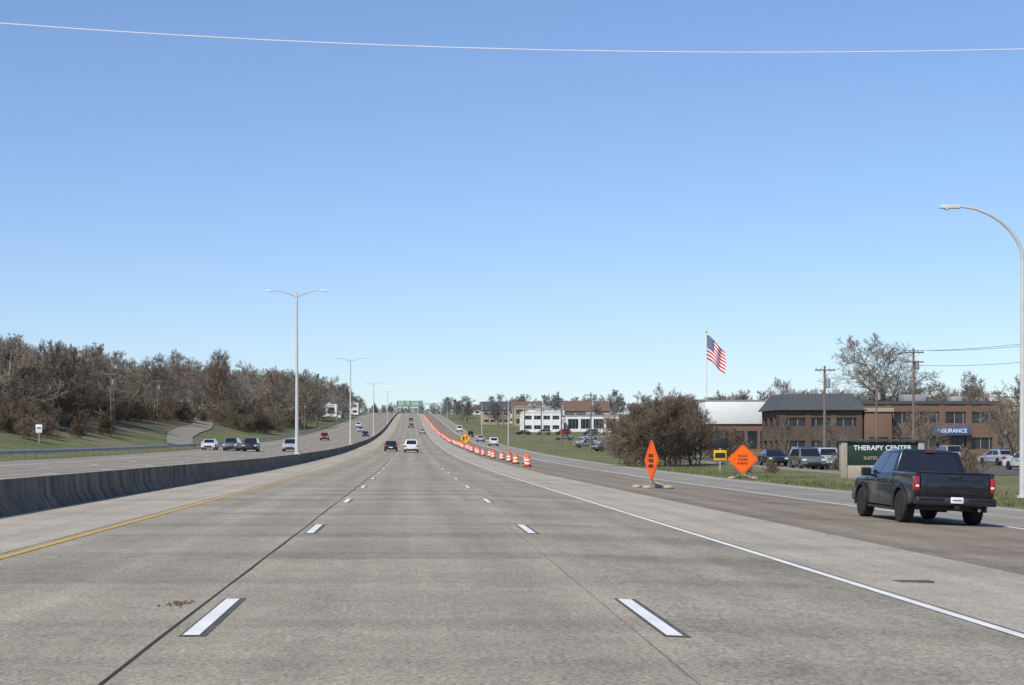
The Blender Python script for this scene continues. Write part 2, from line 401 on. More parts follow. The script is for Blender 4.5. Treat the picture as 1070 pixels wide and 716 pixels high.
# concrete barrier
b = MB(); pf = [(-.30, 0), (-.27, .08), (-.13, .30), (-.09, .76), (.09, .76), (.13, .30), (.27, .08), (.30, 0)]
yy = [float(v) for v in ST if v <= 1400]
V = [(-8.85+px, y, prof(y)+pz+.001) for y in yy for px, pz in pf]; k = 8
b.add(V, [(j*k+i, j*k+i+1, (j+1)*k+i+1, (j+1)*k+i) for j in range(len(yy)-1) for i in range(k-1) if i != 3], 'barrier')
b.add(V, [(j*k+i, j*k+i+1, (j+1)*k+i+1, (j+1)*k+i) for j in range(len(yy)-1) for i in (3,)], 'bartop_lit')
# contraction joints: thin dark lines hugging the barrier profile
for y in np.arange(3, 300, 9.2):
    pr = [(x+.004, z) for x, z in pf[4:]]
    V = [(-8.85+x, yy_, prof(yy_)+z+.002) for yy_ in (y, y+.02) for x, z in pr]
    b.add(V, [(i, i+1, 5+i, 4+i) for i in range(3)], 'barjoint')
b.obj("concrete_barrier", smooth=False)
# guardrail left
b = MB()
wp = [(0, .42), (.06, .48), (.06, .53), (0, .58), (.06, .63), (.06, .68), (0, .74)]
yy = list(np.arange(60, 900, 10.0))
V = [(-29.6+a, y, G(-29.6, y)+z) for y in yy for a, z in wp]; k = 7
b.add(V, [(j*k+i, j*k+i+1, (j+1)*k+i+1, (j+1)*k+i) for j in range(len(yy)-1) for i in range(k-1)], 'galv')
for y in np.arange(60, 600, 4.0): b.box(-29.8, -29.62, y, y+.15, G(-29.6, y)-.2, G(-29.6, y)+.72, 'wood')
b.obj("guardrail")

# ------------------------------------------------------------------ trees
def tree_mesh(name, seed, H, mt, nch=(12, 7, 6, 5), spread=0.42, stems=1, r0=None, rtw=0.018, first=0.22, up=0.25, lean=0):
    rg = random.Random(seed); VV = []; FF = []
    def tube(pts, rads, n):
        o = len(VV)
        for i, p in enumerate(pts):
            d = (pts[min(i+1, len(pts)-1)] - pts[max(i-1, 0)])
            a = d.cross(Vector((.3, .2, .93)))
            if a.length < 1e-6: a = Vector((1, 0, 0))
            a.normalize(); c = d.cross(a).normalized()
            for k in range(n):
                t = 6.2832*k/n; VV.append(tuple(p + a*(rads[i]*math.cos(t)) + c*(rads[i]*math.sin(t))))
        for j in range(len(pts)-1):
            for i in range(n): FF.append((o+j*n+i, o+j*n+(i+1) % n, o+(j+1)*n+(i+1) % n, o+(j+1)*n+i))
    ML = len(nch)
    def grow(p, d, L, r, lv):
        ns = (7, 5, 4, 3, 2)[lv]; pts = [p]; rads = [r]; dd = d.copy()
        for i in range(ns):
            j = 0.10 if lv == 0 else 0.24
            dd = (dd + Vector((rg.gauss(0, j), rg.gauss(0, j), rg.gauss(0, j*.6) + (up*.35 if lv else .05)))).normalized()
            pts.append(pts[-1] + dd*(L/ns)); t = (i+1)/ns
            rads.append(max(r*(1-t*(.75 if lv == 0 else .8)), rtw*(.6 if lv == ML else .8)))
        tube(pts, rads, (7, 5, 4, 3, 3)[lv])
        if lv < ML:
            for c in range(nch[lv]):
                f = (first if lv == 0 else .18); t = f + (1-f)*((c+rg.random())/nch[lv]); t = min(t, .995)
                x = t*ns; i = int(x); q = pts[i].lerp(pts[i+1], x-i); ax = (pts[i+1]-pts[i]).normalized()
                az = c*2.4 + rg.uniform(-.6, .6); el = rg.uniform(.45, 1.0) if lv else rg.uniform(.55, 1.15)*(1.15-.5*t)
                s = ax.cross(Vector((0.1, 0.2, 1)) if abs(ax.z) < .95 else Vector((1, 0, 0))).normalized(); s = Matrix.Rotation(az, 3, ax) @ s
                cd = (ax*math.cos(el) + s*math.sin(el)).normalized()
                if lv == 0: Lc = H*spread*(1.12-.75*t)*rg.uniform(.75, 1.25)
                else: Lc = L*rg.uniform(.38, .62)*(1.15-.45*t)
                rr = rads[i]*(.5 if lv == 0 else .6)
                grow(q, cd, Lc, max(rr, rtw), lv+1)
    for s in range(stems):
        a = 6.28*s/stems + rg.random()
        off = Vector((math.cos(a), math.sin(a), 0))*(0 if stems == 1 else H*.10*rg.uniform(.3, 1.5))
        d = Vector((off.x*.25*7/H + lean, off.y*.25*7/H, 1)).normalized() if stems > 1 else Vector((lean, 0, 1)).normalized()
        grow(off + Vector((0, 0, -.3)), d, H*(1 if stems == 1 else rg.uniform(.65, 1))*.93, (r0 or H*.018)/(1 if stems == 1 else 1.8), 0)
    me = bpy.data.meshes.new(name); me.from_pydata(VV, [], FF); me.materials.append(M[mt]); me.update(); return me

big = [tree_mesh("bare_tree_a%d" % i, 20+i, 15, ('bark1', 'bark3')[i % 2], nch=(13, 8, 6, 5), rtw=.026, spread=.42+.03*i, first=.15) for i in range(4)]
big.append(tree_mesh("bare_tree_b", 31, 15, 'bark2', nch=(12, 7, 6, 5), rtw=.026, spread=.45))
big.append(tree_mesh("bare_tree_c", 33, 14, 'bud', nch=(12, 7, 6, 5), rtw=.026, spread=.46, first=.12))
brush = [tree_mesh("brush_%d" % i, 50+i, 5, 'brush', nch=(8, 6, 5, 3), rtw=.018, stems=6, first=.08, spread=.4) for i in range(3)]
far = [tree_mesh("far_tree_%d" % i, 70+i, 14, 'hazebark', nch=(11, 7, 6, 3), rtw=.055, spread=.46, first=.12) for i in range(3)]

wood = empty("tree_line")
def scat(par, meshes, x, y, s, nm="tree"):
    o = place(nm, R.choice(meshes), (x, y, G(x, y)-.2), R.uniform(0, 6.28), par, (s*R.uniform(.95, 1.3), s*R.uniform(.95, 1.3), s*R.uniform(.82, 1.12)))
    return o
bw = big[:4] + [big[0], big[2]] + [big[4], big[4]] + big[5:]
for i in range(300):
    y = 235 + 950*(R.random()**1.4); x = -51 - R.random()**1.3*75
    if 250 < y < 400: x -= 3
    if y > 420: x += 8
    s = float(np.interp(y, [235, 330, 600, 1200], [.75, .95, 1.15, 1.05]))
    scat(wood, bw, x, y, s*R.uniform(.82, 1.12))
for i in range(110):
    y = 215 + 120*R.random(); x = -50 - R.random()*28
    scat(wood, bw, x, y, R.uniform(.62, .82))
for i in range(80):
    y = 540 + 620*R.random(); x = -33 - R.random()*18; scat(wood, big+far, x, y, R.uniform(.65, 1.0))
un = empty("undergrowth")
for i in range(190):
    y = 205 + 440*R.random()**1.3; x = -48 - R.random()*20
    if 250 < y < 410: x -= 4
    if y > 440: x += 8
    scat(un, brush, x, y, R.uniform(.6, 1.2), "brush")
for i in range(34):
    scat(un, brush, R.uniform(-48, -36), R.uniform(410, 560), R.uniform(.9, 1.6), "brush")
for i in range(40):
    scat(un, brush, R.uniform(-56, -42), R.uniform(180, 245), R.uniform(.5, .95), "brush")
# distant trees right
dt = empty("distant_trees")
for i in range(280):
    y = R.uniform(620, 1300); x = R.uniform(22, .44*y)
    scat(dt, far, x, y, R.uniform(.55, .95))
for i in range(120):
    y = R.uniform(280, 620); x = R.uniform(.12*y+10, .42*y)
    if x > 60: scat(dt, far+big[2:5], x, y, R.uniform(.5, .85))
for i in range(34):
    y = R.uniform(242, 285); x = R.uniform(.19*y, .37*y)
    if abs(x-51.4) < 8 and y < 268 or 82 < x < 100 and 258 < y < 279: continue
    scat(dt, big[:5], x, y, R.uniform(.55, .74))
for i in range(90):
    scat(dt, far, -130+260*(i+R.random())/90, R.uniform(1500, 1680), R.uniform(.7, 1.1))
# individual right-hand trees
thick = [tree_mesh("thicket_%d" % i, 90+i, 7.3, ('brush', 'bark3')[i], nch=(11, 8, 6, 5), rtw=.014, stems=5, first=.1, spread=.44) for i in range(2)]
for (x, y, s) in [(19.8, 150, .85), (21.8, 147, .95), (24.0, 152, .98), (26.6, 156, .8), (20.8, 162, .7), (23, 165, .95)]:
    scat(None, thick, x, y, s, "bare_tree")
tall = tree_mesh("tall_bare_tree", 103, 17.5, 'bark2', nch=(17, 9, 7, 6), rtw=.022, spread=.52, first=.22, stems=1)
place("tall_bare_tree", tall, (72.8, 248, G(72, 250)-1), 1.0, None, (1.3, 1.3, 1.02))
scat(None, big[:4], 50.5, 141, .55, "bare_tree"); scat(None, big[:4], 54, 139, .5, "bare_tree"); scat(None, big, 45, 275, .6, "bare_tree")
scat(None, big[2:5], 59, 262, .62, "bare_tree"); scat(None, big[2:5], 82, 252, .7, "bare_tree")
scat(None, big[:3], 62, 196, .42, "bare_tree"); scat(None, big[:3], 70.5, 200, .45, "bare_tree"); scat(None, big[:3], 55, 180, .36, "bare_tree"); scat(None, big[1:4], 58.5, 160, .42, "bare_tree")
scat(None, big[:3], 49, 198, .36, "bare_tree"); scat(None, big[:3], 43.5, 192, .34, "bare_tree"); scat(None, big[1:4], 66, 185, .4, "bare_tree")
for i, (x, y, s) in enumerate([(33, 128, .3), (40, 150, .35), (31.5, 104, .25), (36, 112, .24), (44, 118, .3), (28, 175, .6), (30, 190, .7), (24, 120, .22), (25.5, 118, .2), (33.5, 100, .24), (38.5, 127, .3), (42, 126, .3), (35.5, 126, .28), (32, 196, .7), (36, 200, .6), (39, 204, .6)]):
    scat(None, brush, x, y, s*1.5, "shrub")

# ------------------------------------------------------------------ street furniture
def double_lamp():
    b = MB()
    b.lathe([(.16, .7), (.15, 1.2), (.075, 12.9), (.0751, 13.3)], 'galvl', 10)
    b.box(-.22, .22, -.22, .22, .70, .85, 'galvl', .02)
    for s in (-1, 1):
        b.tube([(0, 0, 13.0), (s*.6, 0, 13.25), (s*1.3, 0, 13.45), (s*1.9, 0, 13.5)], [.06, .05, .04, .035], 'galvl', 6)
        b.hexa([(s*1.75, -.1, 13.42), (s*2.45, -.13, 13.40), (s*2.45, .13, 13.40), (s*1.75, .1, 13.42)], [(s*1.75, -.06, 13.55), (s*2.4, -.06, 13.54), (s*2.4, .06, 13.54), (s*1.75, .06, 13.55)], 'galvl', .02)
    return b.mesh("double_street_lamp")
dl = double_lamp()
for y in (130, 246, 400, 640): place("street_lamp", dl, (-8.85, y, prof(y)), 0)
def cobra():
    b = MB()
    b.lathe([(.2, 0), (.2, .08), (.12, .09), (.115, 1), (.075, 8.6)], 'galvl', 12)
    p = [(0, 0, 8.5), (-.05, 0, 8.9), (-.2, 0, 9.25), (-.45, 0, 9.6), (-.8, 0, 9.93), (-1.2, 0, 10.18), (-1.65, 0, 10.36), (-2.1, 0, 10.44), (-2.35, 0, 10.46)]
    b.tube(p, [.07, .068, .064, .06, .056, .05, .045, .04, .04], 'galvl', 8)
    b.hexa([(-2.25, -.09, 10.38), (-3.0, -.12, 10.40), (-3.0, .12, 10.40), (-2.25, .09, 10.38)], [(-2.25, -.06, 10.55), (-2.9, -.07, 10.52), (-2.9, .07, 10.52), (-2.25, .06, 10.55)], 'galvl', .03)
    b.lathe([(.02, 10.33), (.1, 10.35), (.12, 10.40)], 'head_l', 10, c=(-2.72, 0, 0))
    return b.mesh("cobra_street_lamp")
cb = cobra()
place("street_lamp", cb, (22.0, 60, G(22, 60)+.12))
for y in (350, 480): place("street_lamp", cb, (20.5, y, G(21, y)))
def upole(h=9, arms=1):
    b = MB(); b.lathe([(.15, 0), (.10, h)], 'wood', 8)
    for i in range(arms): b.box(-.95, .95, -.17, -.08, h-.45-i*.9, h-.33-i*.9, 'wood')
    for x in (-.85, -.4, .4, .85): b.lathe([(.03, h-.33), (.05, h-.25), (.02, h-.16)], 'greyb', 6, c=(x, -.12, 0))
    b.tube([(-.6, -.13, h-.45), (0, -.12, h-.95)], .02, 'galv', 4); b.tube([(.6, -.13, h-.45), (0, -.12, h-.95)], .02, 'galv', 4)
    b.lathe([(.16, h-2), (.2, h-1.95), (.2, h-1.2), (.16, h-1.15)], 'greyb', 10, c=(.33, 0, 0))
    return b.mesh("utility_pole")
up9 = upole(9.0); up12 = upole(11.0, 2)
UP = [(37.2, 150, up9), (55.8, 200, up9), (47.6, 158, up12), (52, 105, up12)]
for x, y, me in UP: place("utility_pole", me, (x, y, G(x, y)), .15)
for x, y in [(27, 250), (28, 310), (29, 370), (30, 440), (32, 520), (34, 610), (60, 420), (75, 470), (48, 360), (-47, 262), (-50, 330), (-33, 520), (-33, 620)]: place("utility_pole", up9, (x, y, G(x, y)), R.uniform(-.3, .3))
b = MB()
for dz, dx in ((-.2, -.85), (-.2, .85), (-1.6, 0)):
    a = Vector((47.6+dx, 158, G(44.8, 158)+11+dz)); c = Vector((52+dx, 105, G(52, 105)+11+dz))
    b.tube([a.lerp(c, t)+Vector((0, 0, -3.2*t*(1-t))) for t in np.linspace(0, 1, 14)], .018, 'wire', 5)
b.obj("power_line")
b = MB(); xs_ = np.linspace(-72, 92, 50)
b.tube([(x, 60, 15.62+.00138*(x-12.8)**2) for x in xs_], .022, 'cable', 6); b.obj("overhead_cable")
for x in (-72, 92):
    b = MB(); z = 15.62+.00138*(x-12.8)**2; b.lathe([(.3, 0), (.15, z+.6-G(x, 60))], 'wood', 10); b.box(-1.2, 1.2, -.1, .1, z-G(x, 60)-.25, z-G(x, 60)-.03, 'wood'); b.obj("transmission_pole", (x, 60, G(x, 60)))

# traffic barrels
b = MB(); O, W = M['orange2'], M['white']
b.lathe([(.40, 0), (.40, .07), (.30, .10), (.30, .11), (.295, .24), (.285, .25), (.28, .40), (.272, .41), (.268, .54), (.26, .55), (.255, .70), (.247, .71), (.24, .84), (.235, .85), (.22, .98), (.10, 1.0)], O, 18,
        mats=[M['rubber'], M['rubber'], M['rubber'], O, O, W, W, O, O, W, W, O, O, O, O])
b.box(-.09, .09, -.02, .02, .98, 1.10, O, .015)
bar = b.mesh("traffic_barrel")
y = 133; i = 0
while y < 1000:
    place("traffic_barrel", bar, (9.3+R.uniform(-.25, .25) - min(1.4, (y-127)*.002), y, prof(y)+cross(9.2)), R.uniform(0, 6), None, .88)
    y += (13 + R.uniform(-3, 3)) if y < 260 else (9+R.uniform(-2, 2)); i += 1
for x, y in [(10.4, 150), (10.2, 172)]: place("traffic_barrel", bar, (x, y, prof(y)+cross(x)), 0, None, .88)

# orange diamond work signs on portable stands
def work_sign(rot, loc):
    e = empty("road_work_sign", loc, rot)
    b = MB(); s = .86; zc = 1.18; c = .08
    pr = [(0, zc-s), (c, zc-s+.02), (s-.02, zc-c), (s, zc), (s-.02, zc+c), (c, zc+s-.02), (0, zc+s), (-c, zc+s-.02), (-s+.02, zc+c), (-s, zc), (-s+.02, zc-c), (-c, zc-s+.02)]
    def plate(k, y0, y1, m):
        V = [(x*k, y0, zc+(z-zc)*k) for x, z in pr]+[(x*k, y1, zc+(z-zc)*k) for x, z in pr]; n = len(pr)
        b.add(V, [list(range(n)), list(range(n, 2*n))]+[(i, (i+1) % n, n+(i+1) % n, n+i) for i in range(n)], m)
    plate(1, -.012, .012, 'orange'); plate(.92, -.016, -.0125, 'black'); plate(.895, -.020, -.0165, 'orange')
    b.obj("sign_plate", parent=e, smooth=False)
    for t, z in (("ROAD", .17), ("WORK", -.05), ("AHEAD", -.27)): text("lettering", t, .2, 'black', (0, -.024, zc+z+.03), e)
    b = MB(); b.tube([(0, .05, .12), (0, .05, zc+s*.8)], .02, 'galv', 6)
    for sx in (-1, 1):
        for sy in (-1, 1):
            b.tube([(0, .05, .3), (sx*.75, .05+sy*.55, .02)], .022, 'galv', 6)
    b.obj("stand", parent=e)
    b = MB()
    for sx in (-1, 1):
        for sy in (-1, 1): b.lathe([(.2, 0), (.22, .04), (.16, .12), (.05, .14)], 'tan', 12, c=(sx*.66, .05+sy*.48, .01))
    b.obj("sandbag", parent=e)
    return e
work_sign(math.radians(-79), (10.25, 71, G(10.25, 71)))
work_sign(math.radians(-14), (19.9, 100, G(19.9, 100)))

def diamond_sign(name, loc, s, zc, m, arrow=True):
    b = MB()
    for k, y, mm in ((1, -.01, 'black'), (.93, -.02, m)):
        V = [(0, y, zc-s*k), (s*k, y, zc), (0, y, zc+s*k), (-s*k, y, zc)]
        b.hexa(V, [(a, y+.008, c) for a, _, c in V], mm)
    b.box(-.04, .04, .0, .05, 0, zc+s*.7, 'galv')
    if arrow:
        b.box(-s*.38, -s*.18, -.025, -.021, zc-s*.4, zc+s*.25, 'black'); b.box(s*.12, s*.32, -.025, -.021, zc-s*.2, zc+s*.4, 'black')
        b.hexa([(-s*.5, -.025, zc-.1*s), (-.08*s, -.025, zc-.1*s), (-.08*s, -.021, zc-.1*s), (-s*.5, -.021, zc-.1*s)], [(-s*.3, -.025, zc+.35*s), (-.27*s, -.025, zc+.35*s), (-.27*s, -.021, zc+.35*s), (-s*.3, -.021, zc+.35*s)], 'black')
    b.obj(name, loc, smooth=False)
diamond_sign("warning_sign", (7.9, 240, G(7.9, 240)), .86, 1.95, 'yellow')
for x, y in [(-40.5, 182)]:
    b = MB(); b.box(-.04, .04, 0, .05, 0, 2.0, 'galv'); b.box(-.35, .35, -.03, 0, 1.1, 2.0, 'white', .01); b.box(-.25, .25, -.035, -.031, 1.55, 1.7, 'black'); b.obj("traffic_sign", (x, y, G(x, y)))
e = empty("roadside_sign", (24.1, 130, G(24.1, 130)))
b = MB(); b.box(-.06, .06, 0, .1, 0, 2.4, 'galv'); b.box(-.65, .65, -.05, 0, 1.75, 2.5, 'black', .02); b.obj("board", parent=e)
b = MB(); b.box(-.5, .5, -.05, 0, .75, 1.55, 'yellow', .02); b.box(-.4, .4, -.06, -.052, .95, 1.35, 'black'); b.obj("panel", parent=e)
# overhead gantry
for gy_, sx in ((900, [(-7.5, -2.5), (-.5, 5.5)]), (1090, [(-6, 0), (1.5, 8)])):
    z = prof(gy_); e = empty("highway_sign_gantry", (0, gy_, z))
    b = MB()
    for x in (-8.85, 19.8):
        b.box(x-.2, x+.2, .1, .5, -.3, 7.6, 'galv')
    for q in (6.3, 7.4): b.box(-8.85, 19.8, .22, .38, q, q+.14, 'galv')
    for i in range(19): b.tube([(-8.85+i*1.5, .3, 6.4), (-8.85+(i+1)*1.5, .3, 7.4)], .05, 'galv', 4)
    b.obj("frame", parent=e)
    b = MB()
    for a, c in sx: b.box(a, c, -.05, .08, 5.6, 9.0, 'white', .05); b.box(a+.1, c-.1, -.06, -.052, 5.7, 8.9, 'green_s'); [b.box(a+.8, c-.8, -.07, -.062, q, q+.35, 'white') for q in (6.4, 7.3, 8.1)]
    b.obj("sign_panel", parent=e)

# flagpole
e = empty("flagpole", (62.0, 350, G(62, 350)))
zt = 23.4
b = MB(); b.lathe([(.30, 0), (.22, 1), (.09, zt)], 'white', 12); b.lathe([(.02, zt), (.2, zt+.1), (.24, zt+.25), (.16, zt+.42), (.02, zt+.48)], 'yellow', 10); b.obj("pole", parent=e)
b = MB(); NU, NV = 30, 26
def fp(u, v, o=0):
    x = .15 + 3.9*u**1.05 + .10*math.sin(v*6+u*5)*u
    yv = .34*math.sin(u*8.5+v*1.6)*min(1, u*1.6) + .10*math.sin(u*17+v*3)*u + o
    return (x, yv, zt-.3 - v*5.2*(1-.10*u) - 4.0*u**1.25 + .3*math.sin(u*8)*u)
for i in range(NU):
    for j in range(NV):
        q = [fp(i/NU, j/NV), fp((i+1)/NU, j/NV), fp((i+1)/NU, (j+1)/NV), fp(i/NU, (j+1)/NV)]
        st = (j//2) % 2 == 0; can = i < NU*.4 and j < 14
        b.add(q, [(0, 1, 2, 3)], 'flag_b' if can else ('flag_r' if st else 'flag_w'))
for r in range(9):
    for c in range(6 if r % 2 == 0 else 5):
        u = (.03+(c+(0 if r % 2 == 0 else .5))*.063); v = .035+r*.057
        for o in (-.04, .04):
            p = Vector(fp(u, v, o)); b.add([p+Vector((0, 0, .10)), p+Vector((.07, 0, 0)), p+Vector((0, 0, -.10)), p+Vector((-.07, 0, 0))], [(0, 1, 2, 3)], 'flag_w')
b.obj("american_flag", parent=e)

# ------------------------------------------------------------------ buildings
def office(name, x0, x1, y0, y1, storeys, sh, pier, mw, roof='flat', roofm='slate', band='beige', g=None, pw=.8, proud=.3):
    zb = (G((x0+x1)/2, y0) if g is None else g) - .2
    e = empty(name, ((x0+x1)/2, (y0+y1)/2, zb)); hx = (x1-x0)/2; hy = (y1-y0)/2; H = storeys*sh+.2
    b = MB(); b.box(-hx+proud, hx-proud, -hy+proud, hy-proud, 0, H-.1, 'wglass'); b.obj("windows", parent=e)
    b = MB()
    for k in range(storeys+1):
        a = 0 if k == 0 else k*sh-.75; c = min(k*sh+1.15, H) if k < storeys else H
        b.box(-hx+.06, hx-.06, -hy+.06, hy-.06, a, c, mw) if k == 0 else None
        if k:
            for (p, q, r_, s_) in ((-hx+.06, hx-.06, -hy+.06, -hy+.5), (-hx+.06, hx-.06, hy-.5, hy-.06), (-hx+.06, -hx+.5, -hy+.5, hy-.5), (hx-.5, hx-.06, -hy+.5, hy-.5)):
                b.box(p, q, r_, s_, a, c, mw)
    n = max(1, round(2*hx/pier))
    for i in range(n+1):
        x = -hx + (2*hx-pw)*i/n
        b.box(x, x+pw, -hy, -hy+.55, .02, H+.02, mw); b.box(x, x+pw, hy-.55, hy, .02, H+.02, mw)
    n2 = max(1, round(2*hy/pier))
    for i in range(1, n2):
        y = -hy + (2*hy-pw)*i/n2
        b.box(-hx, -hx+.55, y, y+pw, .02, H+.02, mw); b.box(hx-.55, hx, y, y+pw, .02, H+.02, mw)
    b.obj("walls", parent=e)
    b = MB()
    nm = int(2*hx/1.1)
    for i in range(1, nm):
        x = -hx + 2*hx*i/nm
        b.box(x-.04, x+.04, -hy+proud-.08, -hy+proud-.005, .5, H-.3, 'greyb')
    b.obj("mullions", parent=e)
    b = MB()
    if roof == 'mansard':
        b.hexa([(-hx-.5, -hy-.5, H+.03), (hx+.5, -hy-.5, H+.03), (hx+.5, hy+.5, H+.03), (-hx-.5, hy+.5, H+.03)], [(-hx+1, -hy+1, H+2.2), (hx-1, -hy+1, H+2.2), (hx-1, hy-1, H+2.2), (-hx+1, hy-1, H+2.2)], roofm)
        for i in range(3): b.box(-hx+2.5+i*3, -hx+3.3+i*3, 0, .8, H+2.2, H+2.9, 'greyb', .05)
    elif roof == 'gable':
        b.add([(-hx-.5, -hy-.5, H), (hx+.5, -hy-.5, H), (hx+.5, hy+.5, H), (-hx-.5, hy+.5, H), (-hx-.5, 0, H+hy*.5), (hx+.5, 0, H+hy*.5)], [(0, 1, 5, 4), (2, 3, 4, 5), (0, 4, 3), (1, 2, 5), (0, 3, 2, 1)], roofm)
    else:
        b.box(-hx-.1, hx+.1, -hy-.1, hy+.1, H+.03, H+.45, band); b.box(-1.5, 1.5, -1, 1.5, H+.45, H+1.5, 'greyb', .05); b.box(hx*.5, hx*.5+1.4, -2, 0, H+.45, H+1.2, 'galv', .05)
    b.obj("roof", parent=e); return e
office("brick_office_building", 48.2, 59.0, 218, 229, 2, 3.0, 3.4, 'brick2', 'mansard')
e = office("brick_office_wing", 59.1, 77.5, 220, 234, 2, 3.4, 3.8, 'brick', 'flat', band='slate')
b = MB(); b.box(.2, 5.0, -8.4, -7.3, 2.9, 4.1, 'blue_s', .05); b.obj("shop_sign", parent=e)
text("shop_lettering", "INSURANCE", .72, 'white', (2.6, -8.43, 3.5), e)
b = MB(); b.box(-9.0, -5.5, -9.2, -7.3, .1, 6.0, 'brick', .05); b.box(-8.5, -6.0, -9.26, -9.21, .3, 2.7, 'wglass'); b.box(-9.15, -5.3, -9.4, -7.31, 6.0, 6.5, 'beige'); b.obj("entrance_bay", parent=e)
# white-fascia building
zb = G(50, 262); e = empty("white_fascia_store", (51.4, 264, zb))
b = MB(); b.box(-5.0, 5.2, -2.8, 3, -.3, 4.3, 'brick', 0); b.obj("walls", parent=e)
b = MB(); b.box(-5.3, 5.4, -3.1, 3.1, 4.3, 7.9, 'white', .05); b.box(-5.4, 5.5, -3.2, 3.2, 7.9, 8.05, 'greyb'); b.obj("roof_fascia", parent=e)
b = MB()
for i in range(5): b.box(-4.7+i*2, -3.2+i*2, -2.86, -2.78, .5, 3.2, 'wglass')
b.obj("windows", parent=e)
office("white_store_building", 37, 50, 552, 565, 2, 3.2, 3.2, 'white', 'flat', band='white')
office("white_store_building", 52, 70, 560, 572, 1, 5.2, 5, 'white', 'flat', band='greyb')
office("brown_house", 60, 78, 655, 672, 2, 3, 4, 'tan', 'gable', 'brownroof')
office("brown_house", 92, 112, 600, 620, 2, 3, 4, 'brick', 'gable', 'brownroof')
office("brown_house", 88, 104, 470, 485, 1, 3.6, 4, 'tan', 'gable', 'slate')
office("grey_store_building", 56, 74, 430, 445, 1, 4.5, 3.5, 'greyb', 'flat')
office("white_warehouse", 104, 150, 300, 325, 2, 4.6, 5, 'white', 'flat', band='white')
office("tan_store_building", 84, 98, 262, 275, 2, 3.6, 4, 'tan', 'flat')
office("white_hall_building", -47, -31, 700, 715, 1, 4.6, 4, 'white', 'flat', band='white', g=prof(700)+3)
office("tan_house", 30, 42, 700, 715, 2, 3, 3, 'tan', 'gable', 'slate')
rb = random.Random(5)
for i in range(16):
    y = rb.uniform(640, 1150); x = rb.uniform(28, .17*y); wd = rb.uniform(10, 24)
    office("distant_building", x, x+wd, y, y+rb.uniform(10, 16), rb.choice([1, 1, 2, 2]), rb.uniform(3.2, 4.2), 4, rb.choice(['white', 'tan', 'brick', 'greyb', 'beige', 'white']), rb.choice(['flat', 'flat', 'gable']), 'brownroof')
for x, y in [(-48, 820), (-44, 960), (-50, 560)]:
    office("distant_building", x, x+14, y, y+10, 2, 3.3, 4, rb.choice(['white', 'tan']), 'flat', g=prof(y)+1)
# monument sign
e = empty("monument_sign", (28.5, 101, G(28.5, 101))); e.scale = (.93, .93, .88)
b = MB(); b.box(-2.7, -2.3, -.3, .3, 0, 2.55, 'beige', .03); b.box(2.3, 2.7, -.3, .3, 0, 2.55, 'beige', .03); b.box(-2.3, 2.3, -.25, .25, 0, .9, 'beige', .02); b.box(-2.85, 2.85, -.4, .4, 2.55, 2.7, 'slate', .03); b.obj("frame", parent=e)
b = MB(); b.box(-2.3, 2.3, -.18, .18, .95, 2.5, 'dkgreen', .02); b.obj("panel", parent=e)
text("lettering", "THERAPY CENTER", .46, 'white', (0, -.2, 2.1), e)
text("small_lettering", "SUITES AVAILABLE", .3, 'beige', (0, -.2, 1.4), e)

# ------------------------------------------------------------------ vehicles
def arc(cy_, cz_, r, a0, a1, n=9): return [(cy_+r*math.cos(math.radians(a0+(a1-a0)*i/(n-1))), cz_+r*math.sin(math.radians(a0+(a1-a0)*i/(n-1)))) for i in range(n)]
def wheel(b, x, y, r, w, side, spokes=6, rim='rim'):
    s = side
    pr = [(r*.60, -w/2), (r*.93, -w/2), (r, -w/2+.03), (r, w/2-.03), (r*.93, w/2), (r*.60, w/2), (r*.60, w/2-.05)]
    b.lathe(pr, 'rubber', 28, 'x', (x, y, r))
    xo = x + s*(w/2-.05)
    b.lathe([(r*.61, -.01), (r*.58, .0), (r*.02, .0)], 'black', 24, 'x', (xo, y, r))
    for k in range(spokes):
        a = 2*math.pi*k/spokes; d = Vector((0, math.cos(a), math.sin(a))); p = Vector((0, -math.sin(a), math.cos(a)))
        c = Vector((xo+s*.03, y, r))
        lo = [c+d*r*.12+p*r*.07, c+d*r*.58+p*r*.05, c+d*r*.58-p*r*.05, c+d*r*.12-p*r*.07]
        b.hexa([q-Vector((s*.02, 0, 0)) for q in lo], [q+Vector((s*.012, 0, 0)) for q in lo], rim)
    b.lathe([(r*.16, s*.0), (r*.14, s*.05), (r*.02, s*.055)], rim, 12, 'x', (xo, y, r))
    b.lathe([(r*.60, s*.0), (r*.62, s*.055), (r*.56, s*.055), (r*.55, 0)], rim, 28, 'x', (xo, y, r))

